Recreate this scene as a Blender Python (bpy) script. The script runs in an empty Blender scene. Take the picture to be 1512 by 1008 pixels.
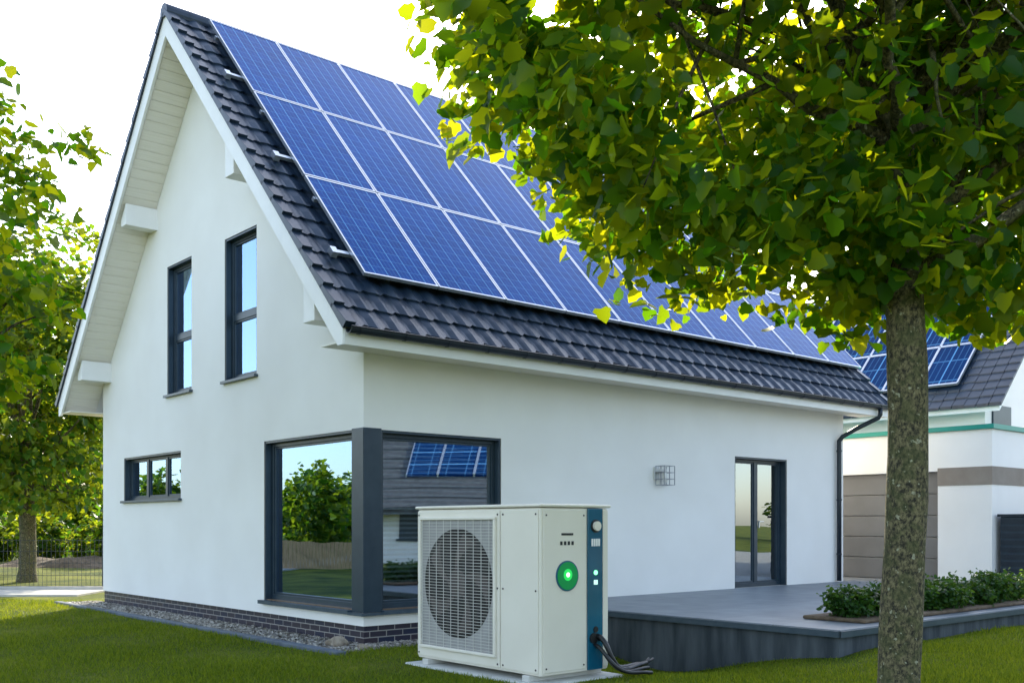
import bpy, bmesh, math, random
import numpy as np
from mathutils import Vector, Matrix
random.seed(7); np.random.seed(7)
R=math.radians
scene=bpy.context.scene
coll=scene.collection
ANG=math.atan2(.655,.756)
el=R(27); az=R(1.9)
sv=Vector((math.sin(az)*math.cos(el),math.cos(az)*math.cos(el),math.sin(el)))
CAMP=np.array([0,0,1.05]); SV=np.array(sv)

# ------------------------------------------------------------------ helpers
def link(o,parent=None):
    coll.objects.link(o)
    if parent: o.parent=parent
    return o
def empty(name,loc=(0,0,0),rz=0,parent=None):
    e=bpy.data.objects.new(name,None); e.empty_display_size=.3
    e.location=loc; e.rotation_euler=(0,0,rz)
    return link(e,parent)

def newmat(name):
    m=bpy.data.materials.new(name); m.use_nodes=True
    n=m.node_tree.nodes; l=m.node_tree.links
    return m,n,l,n['Principled BSDF']
def pmat(name,c1,c2=None,scale=5,rough=.5,metal=0,bump=0,bscale=40,detail=6,spec=None,coat=0,stretch=None):
    m,n,l,b=newmat(name)
    b.inputs['Roughness'].default_value=rough; b.inputs['Metallic'].default_value=metal
    if spec is not None: b.inputs['Specular IOR Level'].default_value=spec
    if coat: b.inputs['Coat Weight'].default_value=coat
    tc=n.new('ShaderNodeTexCoord'); src=tc.outputs['Object']
    if stretch:
        mp=n.new('ShaderNodeMapping'); mp.inputs['Scale'].default_value=stretch
        l.new(src,mp.inputs[0]); src=mp.outputs[0]
    if c2 is None: b.inputs['Base Color'].default_value=(*c1,1)
    else:
        t=n.new('ShaderNodeTexNoise'); t.inputs['Scale'].default_value=scale; t.inputs['Detail'].default_value=detail
        l.new(src,t.inputs['Vector'])
        r=n.new('ShaderNodeValToRGB'); r.color_ramp.elements[0].color=(*c1,1); r.color_ramp.elements[1].color=(*c2,1)
        r.color_ramp.elements[0].position=.35; r.color_ramp.elements[1].position=.65
        l.new(t.outputs[0],r.inputs[0]); l.new(r.outputs[0],b.inputs['Base Color'])
    if bump:
        t=n.new('ShaderNodeTexNoise'); t.inputs['Scale'].default_value=bscale; t.inputs['Detail'].default_value=4
        l.new(src,t.inputs['Vector'])
        bp=n.new('ShaderNodeBump'); bp.inputs['Strength'].default_value=bump; bp.inputs['Distance'].default_value=.02
        l.new(t.outputs[0],bp.inputs['Height']); l.new(bp.outputs[0],b.inputs['Normal'])
    return m

class MB:
    def __init__(s): s.v=[];s.f=[];s.m=[]
    def box(s,x0,x1,y0,y1,z0,z1,m=0):
        i=len(s.v)
        s.v+=[(x0,y0,z0),(x1,y0,z0),(x1,y1,z0),(x0,y1,z0),(x0,y0,z1),(x1,y0,z1),(x1,y1,z1),(x0,y1,z1)]
        s.f+=[(i,i+3,i+2,i+1),(i+4,i+5,i+6,i+7),(i,i+1,i+5,i+4),(i+1,i+2,i+6,i+5),(i+2,i+3,i+7,i+6),(i+3,i,i+4,i+7)]
        s.m+=[m]*6
    def hexa(s,p,m=0):
        i=len(s.v); s.v+=[tuple(q) for q in p]
        s.f+=[(i,i+3,i+2,i+1),(i+4,i+5,i+6,i+7),(i,i+1,i+5,i+4),(i+1,i+2,i+6,i+5),(i+2,i+3,i+7,i+6),(i+3,i,i+4,i+7)]
        s.m+=[m]*6
    def prof(s,pts,t0,t1,m=0):   # profile in (y,z) extruded along x
        i=len(s.v);k=len(pts)
        s.v+=[(t0,a,b) for a,b in pts]+[(t1,a,b) for a,b in pts]
        s.f.append(tuple(range(i,i+k))); s.f.append(tuple(range(i+2*k-1,i+k-1,-1)))
        for j in range(k):
            q=(j+1)%k; s.f.append((i+j,i+k+j,i+k+q,i+q))
        s.m+=[m]*(k+2)
    def tube(s,pts,rad,seg=8,m=0,cap=True):
        pts=[Vector(p) for p in pts]; n=len(pts)
        if not hasattr(rad,'__len__'): rad=[rad]*n
        i0=len(s.v); ref=None
        for k,p in enumerate(pts):
            d=(pts[min(k+1,n-1)]-pts[max(k-1,0)]).normalized()
            if ref is None:
                ref=Vector((1,0,0)) if abs(d.x)<.8 else Vector((0,1,0))
            a=d.cross(ref).normalized(); b=d.cross(a).normalized()
            for q in range(seg):
                t=2*math.pi*q/seg
                s.v.append(tuple(p+(a*math.cos(t)+b*math.sin(t))*rad[k]))
        for k in range(n-1):
            for q in range(seg):
                w=(q+1)%seg
                s.f.append((i0+k*seg+q,i0+k*seg+w,i0+(k+1)*seg+w,i0+(k+1)*seg+q)); s.m.append(m)
        if cap:
            s.f.append(tuple(range(i0,i0+seg))); s.m.append(m)
            s.f.append(tuple(range(i0+(n-1)*seg,i0+n*seg))); s.m.append(m)
    def obj(s,name,mats,parent=None,smooth=False,bevel=0,recalc=True):
        me=bpy.data.meshes.new(name); me.from_pydata(s.v,[],s.f)
        if not isinstance(mats,(list,tuple)): mats=[mats]
        for mm in mats: me.materials.append(mm)
        me.polygons.foreach_set('material_index',s.m)
        if recalc:
            bm=bmesh.new(); bm.from_mesh(me); bmesh.ops.recalc_face_normals(bm,faces=bm.faces); bm.to_mesh(me); bm.free()
        if smooth: me.polygons.foreach_set('use_smooth',[True]*len(me.polygons))
        o=bpy.data.objects.new(name,me); link(o,parent)
        if bevel:
            b=o.modifiers.new('bevel','BEVEL'); b.width=bevel; b.segments=2; b.limit_method='ANGLE'
        return o
def boxo(name,x0,x1,y0,y1,z0,z1,mat,parent=None,bevel=0):
    b=MB(); b.box(x0,x1,y0,y1,z0,z1); return b.obj(name,mat,parent,bevel=bevel)

# ------------------------------------------------------------------ materials
def stucco():
    m,n,l,b=newmat('stucco')
    tc=n.new('ShaderNodeTexCoord')
    t=n.new('ShaderNodeTexNoise'); t.inputs['Scale'].default_value=1.1; t.inputs['Detail'].default_value=9
    l.new(tc.outputs['Object'],t.inputs['Vector'])
    r=n.new('ShaderNodeValToRGB'); r.color_ramp.elements[0].position=.3; r.color_ramp.elements[1].position=.7
    r.color_ramp.elements[0].color=(.84,.815,.775,1); r.color_ramp.elements[1].color=(.89,.87,.835,1)
    l.new(t.outputs[0],r.inputs[0]); l.new(r.outputs[0],b.inputs['Base Color'])
    b.inputs['Roughness'].default_value=.9
    t2=n.new('ShaderNodeTexNoise'); t2.inputs['Scale'].default_value=130; t2.inputs['Detail'].default_value=3
    l.new(tc.outputs['Object'],t2.inputs['Vector'])
    bp=n.new('ShaderNodeBump'); bp.inputs['Strength'].default_value=.3; bp.inputs['Distance'].default_value=.006
    l.new(t2.outputs[0],bp.inputs['Height']); l.new(bp.outputs[0],b.inputs['Normal'])
    return m
M_stucco=stucco()
M_white=pmat('white_paint',(.83,.815,.79),(.88,.865,.84),3,.45)
M_soffit=pmat('soffit_board',(.80,.75,.66),(.86,.81,.73),6,.5,stretch=(.3,8,8))
M_tile=pmat('roof_tile',(.008,.018,.036),(.018,.034,.060),4,.36,bump=.08,bscale=60)
M_frame=pmat('anthracite_frame',(.016,.034,.053),(.024,.044,.064),6,.35)
M_gutter=pmat('gutter_metal',(.015,.022,.032),(.022,.032,.043),6,.35,metal=.3)
M_alu=pmat('aluminium',(.62,.64,.67),(.7,.72,.75),10,.3,metal=.85)
M_sill=pmat('sill_metal',(.04,.065,.09),(.06,.085,.11),8,.35)
M_room=pmat('room_wall',(.35,.33,.3),(.4,.38,.34),2,.8)
M_slat=pmat('blind_slat',(.62,.64,.66),(.70,.72,.74),4,.4)
def glass(name,refl=.55,tint=(.75,.8,.82),gc=(.62,.80,.98)):
    m,n,l,b=newmat(name); n.remove(b)
    out=n['Material Output']
    g=n.new('ShaderNodeBsdfGlossy'); g.inputs['Roughness'].default_value=.0; g.inputs['Color'].default_value=(*gc,1)
    tc=n.new('ShaderNodeTexCoord'); ns=n.new('ShaderNodeTexNoise'); ns.inputs['Scale'].default_value=.9; ns.inputs['Detail'].default_value=0
    l.new(tc.outputs['Object'],ns.inputs['Vector'])
    bp=n.new('ShaderNodeBump'); bp.inputs['Strength'].default_value=.15; bp.inputs['Distance'].default_value=.02
    l.new(ns.outputs[0],bp.inputs['Height']); l.new(bp.outputs[0],g.inputs['Normal'])
    t=n.new('ShaderNodeBsdfTransparent'); t.inputs['Color'].default_value=(*tint,1)
    f=n.new('ShaderNodeFresnel'); f.inputs['IOR'].default_value=1.5
    mr=n.new('ShaderNodeMapRange'); mr.inputs['To Min'].default_value=refl; mr.inputs['To Max'].default_value=1
    l.new(f.outputs[0],mr.inputs['Value'])
    mx=n.new('ShaderNodeMixShader'); l.new(mr.outputs[0],mx.inputs[0]); l.new(t.outputs[0],mx.inputs[1]); l.new(g.outputs[0],mx.inputs[2])
    l.new(mx.outputs[0],out.inputs[0]); return m
M_glass=glass('window_glass',.48,gc=(.50,.72,1.0))
M_glass_b=glass('window_glass_clear',.34,(.85,.9,.92),(.8,.9,1))

def solar(name,x0,pw,axis,y0,ph,cellw=6,cellh=12,ca=(.0003,.028,.15),cb=(.001,.080,.36)):
    m,n,l,b=newmat(name)
    tc=n.new('ShaderNodeTexCoord'); sp=n.new('ShaderNodeSeparateXYZ'); l.new(tc.outputs['Object'],sp.inputs[0])
    def math_(op,a,c,d=None):
        q=n.new('ShaderNodeMath'); q.operation=op
        for i,vv in enumerate((a,c,d)):
            if vv is None: continue
            if isinstance(vv,(int,float)): q.inputs[i].default_value=vv
            else: l.new(vv,q.inputs[i])
        return q.outputs[0]
    ax=sp.outputs['X'] if axis=='x' else sp.outputs['Y']
    ay=sp.outputs['Y'] if axis=='x' else sp.outputs['X']
    a=math_('DIVIDE',math_('SUBTRACT',ax,x0),pw/cellw)
    c=math_('DIVIDE',math_('SUBTRACT',ay,y0),ph/cellh)
    def line(v,w):
        fr=math_('FRACT',v,0); d=math_('ABSOLUTE',math_('SUBTRACT',fr,.5),0)
        return math_('GREATER_THAN',d,.5-w)
    ln=math_('MAXIMUM',math_('MULTIPLY',line(a,.035),.9),math_('MULTIPLY',line(c,.025),.5))
    bus=math_('MULTIPLY',line(math_('MULTIPLY',a,3),.08),.24)
    tot=math_('MAXIMUM',ln,bus)
    vor=n.new('ShaderNodeTexVoronoi'); vor.inputs['Scale'].default_value=28; l.new(tc.outputs['Object'],vor.inputs['Vector'])
    big=n.new('ShaderNodeTexNoise'); big.inputs['Scale'].default_value=.6; l.new(tc.outputs['Object'],big.inputs['Vector'])
    wn=n.new('ShaderNodeTexWhiteNoise'); wn.noise_dimensions='2D'
    cb_=n.new('ShaderNodeCombineXYZ'); l.new(math_('FLOOR',a,0),cb_.inputs[0]); l.new(math_('FLOOR',c,0),cb_.inputs[1]); l.new(cb_.outputs[0],wn.inputs['Vector'])
    r=n.new('ShaderNodeValToRGB'); r.color_ramp.elements[0].color=(*ca,1); r.color_ramp.elements[1].color=(*cb,1)
    mixv=math_('ADD',math_('ADD',math_('MULTIPLY',vor.outputs['Color'],.35),math_('MULTIPLY',big.outputs[0],.45)),math_('MULTIPLY',wn.outputs[0],.2))
    l.new(mixv,r.inputs[0])
    mx=n.new('ShaderNodeMixRGB'); l.new(tot,mx.inputs[0]); l.new(r.outputs[0],mx.inputs[1]); mx.inputs[2].default_value=(.12,.34,.62,1)
    l.new(mx.outputs[0],b.inputs['Base Color']); b.inputs['Roughness'].default_value=.10
    b.inputs['Specular IOR Level'].default_value=.05
    b.inputs['Specular Tint'].default_value=(.55,.8,1,1)
    return m

def brick():
    m,n,l,b=newmat('plinth_brick')
    tc=n.new('ShaderNodeTexCoord'); sp=n.new('ShaderNodeSeparateXYZ'); l.new(tc.outputs['Object'],sp.inputs[0])
    ad=n.new('ShaderNodeMath'); ad.operation='ADD'; l.new(sp.outputs['X'],ad.inputs[0]); l.new(sp.outputs['Y'],ad.inputs[1])
    cb=n.new('ShaderNodeCombineXYZ'); l.new(ad.outputs[0],cb.inputs[0]); l.new(sp.outputs['Z'],cb.inputs[1])
    t=n.new('ShaderNodeTexBrick'); t.inputs['Scale'].default_value=1; t.inputs['Brick Width'].default_value=.24; t.inputs['Row Height'].default_value=.075
    t.inputs['Mortar Size'].default_value=.006; t.inputs['Color1'].default_value=(.012,.018,.045,1); t.inputs['Color2'].default_value=(.035,.025,.035,1); t.inputs['Mortar'].default_value=(.3,.28,.26,1)
    l.new(cb.outputs[0],t.inputs['Vector']); l.new(t.outputs[0],b.inputs['Base Color']); b.inputs['Roughness'].default_value=.35
    bp=n.new('ShaderNodeBump'); bp.invert=True; bp.inputs['Strength'].default_value=.5; bp.inputs['Distance'].default_value=.01
    l.new(t.outputs['Fac'],bp.inputs['Height']); l.new(bp.outputs[0],b.inputs['Normal'])
    return m
M_brick=brick()
def leafmat(name,ca,cb,trans=.5,tc_=(.35,.5,.03),tc2=(.16,.30,.02)):
    m,n,l,b=newmat(name); out=n['Material Output']
    g=n.new('ShaderNodeNewGeometry')
    r=n.new('ShaderNodeValToRGB'); r.color_ramp.elements[0].color=(*ca,1); r.color_ramp.elements[1].color=(*cb,1)
    l.new(g.outputs['Random Per Island'],r.inputs[0]); l.new(r.outputs[0],b.inputs['Base Color'])
    b.inputs['Roughness'].default_value=.42; b.inputs['Specular IOR Level'].default_value=.22
    if trans<=0: return m
    t=n.new('ShaderNodeBsdfTranslucent')
    r2=n.new('ShaderNodeValToRGB'); r2.color_ramp.elements[0].color=(*tc2,1); r2.color_ramp.elements[1].color=(*tc_,1)
    r2.color_ramp.elements[0].position=.15
    l.new(g.outputs['Random Per Island'],r2.inputs[0]); l.new(r2.outputs[0],t.inputs['Color'])
    mx=n.new('ShaderNodeMixShader'); mx.inputs[0].default_value=trans
    l.new(b.outputs[0],mx.inputs[1]); l.new(t.outputs[0],mx.inputs[2]); l.new(mx.outputs[0],out.inputs[0])
    return m
M_leaf=leafmat('linden_leaf',(.007,.040,.005),(.026,.10,.008),.52,(.90,.85,.010),(.18,.46,.006))
M_leaf2=leafmat('far_leaf',(.012,.045,.008),(.035,.09,.012),.48,(.66,.68,.02),(.12,.30,.012))
M_box=leafmat('boxwood_leaf',(.010,.045,.008),(.03,.09,.012),.3,(.2,.34,.03),(.1,.2,.02))
M_grassb=leafmat('grass_blade',(.045,.095,.008),(.11,.17,.012),.4,(.48,.50,.02),(.18,.25,.01))
def bark():
    m,n,l,b=newmat('bark')
    tc=n.new('ShaderNodeTexCoord'); mp=n.new('ShaderNodeMapping'); mp.inputs['Scale'].default_value=(1,1,.7); l.new(tc.outputs['Object'],mp.inputs[0])
    t=n.new('ShaderNodeTexNoise'); t.inputs['Scale'].default_value=42; t.inputs['Detail'].default_value=9; t.inputs['Roughness'].default_value=.75; l.new(mp.outputs[0],t.inputs['Vector'])
    t2=n.new('ShaderNodeTexNoise'); t2.inputs['Scale'].default_value=11; t2.inputs['Detail'].default_value=6; l.new(tc.outputs['Object'],t2.inputs['Vector'])
    r=n.new('ShaderNodeValToRGB'); r.color_ramp.elements[0].position=.42; r.color_ramp.elements[1].position=.60
    r.color_ramp.elements[0].color=(.018,.016,.009,1); r.color_ramp.elements[1].color=(.22,.185,.09,1)
    l.new(t.outputs[0],r.inputs[0])
    mx=n.new('ShaderNodeMixRGB'); mx.inputs[2].default_value=(.06,.07,.02,1)
    r3=n.new('ShaderNodeValToRGB'); r3.color_ramp.elements[0].position=.48; r3.color_ramp.elements[1].position=.58; l.new(t2.outputs[0],r3.inputs[0])
    mq=n.new('ShaderNodeMath'); mq.operation='MULTIPLY'; mq.inputs[1].default_value=.55; l.new(r3.outputs[0],mq.inputs[0])
    l.new(mq.outputs[0],mx.inputs[0]); l.new(r.outputs[0],mx.inputs[1])
    t4=n.new('ShaderNodeTexNoise'); t4.inputs['Scale'].default_value=26; t4.inputs['Detail'].default_value=3; l.new(tc.outputs['Object'],t4.inputs['Vector'])
    r4=n.new('ShaderNodeValToRGB'); r4.color_ramp.elements[0].position=.64; r4.color_ramp.elements[1].position=.69; l.new(t4.outputs[0],r4.inputs[0])
    mx2=n.new('ShaderNodeMixRGB'); mx2.inputs[2].default_value=(.34,.33,.22,1); l.new(r4.outputs[0],mx2.inputs[0]); l.new(mx.outputs[0],mx2.inputs[1])
    l.new(mx2.outputs[0],b.inputs['Base Color'])
    b.inputs['Roughness'].default_value=.9
    bp=n.new('ShaderNodeBump'); bp.inputs['Strength'].default_value=.9; bp.inputs['Distance'].default_value=.02
    l.new(t.outputs[0],bp.inputs['Height']); l.new(bp.outputs[0],b.inputs['Normal'])
    return m
M_bark=bark()
def paving():
    m,n,l,b=newmat('terrace_paving')
    tc=n.new('ShaderNodeTexCoord')
    t=n.new('ShaderNodeTexBrick'); t.offset=0; t.inputs['Scale'].default_value=1; t.inputs['Brick Width'].default_value=.8; t.inputs['Row Height'].default_value=.8
    t.inputs['Mortar Size'].default_value=.004; t.inputs['Color1'].default_value=(.17,.19,.215,1); t.inputs['Color2'].default_value=(.20,.22,.245,1); t.inputs['Mortar'].default_value=(.08,.09,.10,1)
    l.new(tc.outputs['Object'],t.inputs['Vector'])
    ns=n.new('ShaderNodeTexNoise'); ns.inputs['Scale'].default_value=3; ns.inputs['Detail'].default_value=8; l.new(tc.outputs['Object'],ns.inputs['Vector'])
    mx=n.new('ShaderNodeMixRGB'); mx.blend_type='OVERLAY'; mx.inputs[0].default_value=.35; l.new(t.outputs[0],mx.inputs[1]); l.new(ns.outputs[0],mx.inputs[2])
    l.new(mx.outputs[0],b.inputs['Base Color']); b.inputs['Roughness'].default_value=.5
    return m
M_conc=paving()
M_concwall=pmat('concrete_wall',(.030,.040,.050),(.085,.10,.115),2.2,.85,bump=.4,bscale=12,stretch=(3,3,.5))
M_pave=pmat('pavement',(.38,.37,.35),(.48,.47,.44),4,.8,bump=.1)
M_soil=pmat('soil',(.09,.06,.035),(.17,.12,.08),9,.95,bump=.6,bscale=30)
M_asph=pmat('driveway',(.22,.22,.21),(.33,.32,.30),5,.85,bump=.2)

# ------------------------------------------------------------------ ground
def sm(a,b,x):
    t=np.clip((x-a)/(b-a),0,1); return t*t*(3-2*t)
def gh(x,y):
    z=-.40+0*x
    z=z-.27*np.exp(-((x-1.75)/.95)**2-((y-11.9)/1.5)**2)
    z=z+.17*sm(1.9,3.9,x)*(1-sm(13,17,y))*sm(2,7,y)*(1-sm(16,24,x))
    z=z+.012*np.sin(x*1.7+y*.6)*np.cos(y*1.3)
    return z
c=[-600,-300,-150,-80,-50,-35]
c+=list(np.arange(-28,-12,1.0))+list(np.arange(-12,16,.3))+list(np.arange(16,32,1.0))+[40,60,90,150,300,600]
xs=np.array(c,float); ys=xs
X,Y=np.meshgrid(xs,ys); Z=gh(X,Y)
b=MB(); b.v=[tuple(p) for p in np.stack([X.ravel(),Y.ravel(),Z.ravel()],1)]
nx=len(xs)
for j in range(len(ys)-1):
    for i in range(nx-1):
        b.f.append((j*nx+i,j*nx+i+1,(j+1)*nx+i+1,(j+1)*nx+i)); b.m.append(0)
def lawnmat():
    m,n,l,bb=newmat('lawn')
    tc=n.new('ShaderNodeTexCoord')
    t=n.new('ShaderNodeTexNoise'); t.inputs['Scale'].default_value=.8; t.inputs['Detail'].default_value=8
    t2=n.new('ShaderNodeTexNoise'); t2.inputs['Scale'].default_value=45; t2.inputs['Detail'].default_value=5
    l.new(tc.outputs['Object'],t.inputs['Vector']); l.new(tc.outputs['Object'],t2.inputs['Vector'])
    ad=n.new('ShaderNodeMixRGB'); ad.inputs[0].default_value=.45; l.new(t.outputs[0],ad.inputs[1]); l.new(t2.outputs[0],ad.inputs[2])
    r=n.new('ShaderNodeValToRGB'); r.color_ramp.elements[0].position=.40; r.color_ramp.elements[1].position=.60
    r.color_ramp.elements[0].color=(.028,.060,.006,1); r.color_ramp.elements[1].color=(.19,.20,.02,1)
    l.new(ad.outputs[0],r.inputs[0]); l.new(r.outputs[0],bb.inputs['Base Color']); bb.inputs['Roughness'].default_value=.9
    bb.inputs['Specular IOR Level'].default_value=.15
    bp=n.new('ShaderNodeBump'); bp.inputs['Strength'].default_value=.8; bp.inputs['Distance'].default_value=.05
    l.new(t2.outputs[0],bp.inputs['Height']); l.new(bp.outputs[0],bb.inputs['Normal'])
    return m
b.obj('ground',lawnmat(),smooth=True,recalc=False)

# numpy mesh of repeated template
def repmesh(name,tv,tf,centers,Rm,size,mat):
    N=len(centers); tv=np.array(tv,float); k=len(tv)
    V=np.einsum('nij,kj->nki',Rm,tv)*size[:,None,None]+centers[:,None,:]
    V=V.reshape(-1,3)
    me=bpy.data.meshes.new(name)
    me.vertices.add(len(V)); me.vertices.foreach_set('co',V.ravel().astype(np.float32))
    flat=np.concatenate([np.array(f) for f in tf]); L=len(flat)
    allv=(flat[None,:]+(np.arange(N)*k)[:,None]).ravel()
    st=np.cumsum([0]+[len(f) for f in tf[:-1]])
    alls=(st[None,:]+(np.arange(N)*L)[:,None]).ravel()
    me.loops.add(len(allv)); me.loops.foreach_set('vertex_index',allv.astype(np.int32))
    me.polygons.add(len(alls)); me.polygons.foreach_set('loop_start',alls.astype(np.int32))
    me.update(calc_edges=True); me.validate()
    me.materials.append(mat)
    return me
LEAF_V=[(0,0,0),(-.30,-.06,.05),(-.50,.22,.10),(-.36,.42,.06),(-.34,.66,.05),(0,1.0,-.10),(.30,-.06,.05),(.50,.22,.10),(.36,.42,.06),(.34,.66,.05)]
LEAF_F=[(0,5,4,3,2,1),(0,6,7,8,9,5)]
def basis(nrm,ax):
    nrm=nrm/np.linalg.norm(nrm,axis=1,keepdims=True)
    ax=ax-(ax*nrm).sum(1,keepdims=True)*nrm; ax/=np.linalg.norm(ax,axis=1,keepdims=True)
    sx=np.cross(ax,nrm)
    return np.stack([sx,ax,nrm],axis=2)
def crown_mesh(name,rad,ncl,per,lsize,spread,seed,mat,shell=.55,flat=.6,center=(0,0,0),base=None,extra=None,lumpy=1):
    rs=np.random.RandomState(seed)
    d=rs.normal(size=(ncl,3)); d/=np.linalg.norm(d,axis=1,keepdims=True)
    lump=1+lumpy*(.10*np.sin(d[:,0]*5+seed)+.10*np.cos(d[:,1]*6+d[:,2]*4+seed)+.06*np.sin(d[:,2]*11+d[:,0]*9))
    rr=(shell+(1-shell)*rs.rand(ncl)**.6)*lump
    c=d*rr[:,None]*np.array(rad)
    if extra is not None: c=np.concatenate([c,np.array(extra)-np.array(center)])
    ncl=len(c)
    N=ncl*per
    cc=np.repeat(c,per,0); off=np.clip(rs.normal(size=(N,3)),-1.5,1.5)*spread*np.array([1,1,flat])
    sz=np.repeat(rs.uniform(.6,1.3,ncl),per); off*=sz[:,None]
    P=cc+off+np.array(center)
    out=cc/(np.linalg.norm(cc,axis=1,keepdims=True)+1e-6)
    nrm=rs.normal(size=(N,3))*.65+np.array([0,0,.8])+out*.3
    ax=out*.6+rs.normal(size=(N,3))*.7+np.array([0,0,-.45])
    s=lsize*rs.uniform(.5,1.3,N)
    if base is not None:   # leaves cut away along the camera's line to the sun so its disc shows
        v=P+np.array(base)-CAMP; v/=np.linalg.norm(v,axis=1,keepdims=True)
        ang=np.degrees(np.arccos(np.clip(v@SV,-1,1)))
        k=ang>(.75+rs.rand(N)**2*1.1); P=P[k];nrm=nrm[k];ax=ax[k];s=s[k]
    return repmesh(name,LEAF_V,LEAF_F,P,basis(nrm,ax),s,mat), c+np.array(center)
def make_tree(name,base,trunk_top,r0,r1,cc,rad,ncl,per,lsize,spread,seed,mat,nlimb=22,shell=.5,lean=0,gap=False,extra=None,lumpy=1):
    e=empty(name,base)
    me,cl=crown_mesh(name+'_foliage',rad,ncl,per,lsize,spread,seed,mat,shell,center=cc,base=base if gap else None,extra=extra,lumpy=lumpy)
    o=bpy.data.objects.new('foliage',me); link(o,e)
    rs=random.Random(seed); b=MB()
    n=26; pts=[];rd=[]
    H=cc[2]+rad[2]*.45
    for i in range(n):
        f=i/(n-1); z=-.25+f*(H+.25)
        top=max(0,(z-trunk_top)/(H-trunk_top))
        pts.append((lean*f+.025*math.sin(z*1.7+seed)+(cc[0]-lean)*top*.7,.02*math.cos(z*1.3)+cc[1]*top*.7,z))
        r=r0+(r1-r0)*min(1,max(0,z)/trunk_top)
        if z<.25: r*=1+.35*(1-max(z,0)/.25)**2*.6
        if top>0: r=r1*(1-.85*top)
        rd.append(max(r,.015)*(1+.03*math.sin(i*2.3)))
    b.tube(pts,rd,20)
    for i in range(nlimb):
        t=cl[rs.randrange(len(cl))]
        z0=trunk_top+rs.random()**1.3*(H-trunk_top)*.75
        k=min(range(n),key=lambda q:abs(pts[q][2]-z0)); p0=Vector(pts[k]); p1=Vector(t)
        mid=p0.lerp(p1,.45)+Vector((0,0,-.1*(p1-p0).length+.05)); 
        q=[];rr=[]; rl=min(rd[k]*.5,.055)
        for j in range(9):
            f=j/8; a=p0.lerp(mid,f); c=mid.lerp(p1,f); pp=a.lerp(c,f)
            pp+=Vector((rs.uniform(-1,1),rs.uniform(-1,1),rs.uniform(-1,1)))*.03*(0<j<8)
            q.append(pp); rr.append(rl*(1-.85*f)+.004)
        b.tube(q,rr,6)
        for s_ in range(3):
            j=rs.randrange(4,8); t2=cl[rs.randrange(len(cl))]; dv=(Vector(t2)-q[j]); 
            if dv.length>1.6: dv=dv.normalized()*1.3
            b.tube([q[j],q[j]+dv*.5+Vector((0,0,.05)),q[j]+dv],[rr[j]*.7,rr[j]*.45,.003],5)
    b.obj('trunk',M_bark,e,smooth=True)
    return e

# ------------------------------------------------------------------ MAIN HOUSE
house=empty('white_gable_house',(-1.77,12.13,0),ANG)
W=8.85; Lh=10.54
TAN=1.077; SC=math.atan(TAN); sn,cs=math.sin(SC),math.cos(SC)
OV=.533; G=.58
def under(s): return 3.02+TAN*(s+OV)
b=MB(); zt=under(W/2)+.06
b.prof([(0,-.16),(W,-.16),(W,under(0)+.06),(W/2,zt),(0,under(0)+.06)],0,Lh)
walls=b.obj('walls',[M_stucco,M_room],house)
def cutter(lst):
    os_=[]
    for c in lst:
        m=MB(); m.box(*c); os_.append(m.obj('c',M_room))
    return os_
cl=[(-.2,2.15,-.2,2.52,.02,2.2),(.28,6.6,.28,5.2,.0,2.5)]
cl+=[(-.2,1.2,2.74,3.75,3.15,5.24),(-.2,1.2,4.92,5.87,3.15,5.24),(-.2,1.0,5.33,7.79,1.47,2.23),(7.23,8.72,-.2,1.5,.0,2.19)]
cutobs=cutter(cl)
for c in cutobs:
    c.parent=house
    md=walls.modifiers.new('b','BOOLEAN'); md.operation='DIFFERENCE'; md.solver='EXACT'; md.object=c
bpy.context.view_layer.update()
dg=bpy.context.evaluated_depsgraph_get()
me=bpy.data.meshes.new_from_object(walls.evaluated_get(dg))
walls.modifiers.clear(); walls.data=me
for c in cutobs: bpy.data.objects.remove(c)
boxo('corner_column',-.012,.25,-.012,.25,-.0,2.215,M_frame,house,bevel=.006)
boxo('room_floor',.02,6.5,.02,5.1,-.005,.03,pmat('floor_wood',(.16,.10,.06),(.24,.16,.10),3,.4,stretch=(1,8,1)),house)
boxo('plinth',.02,Lh-.02,.02,W-.02,-.62,-.155,M_brick,house)

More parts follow.
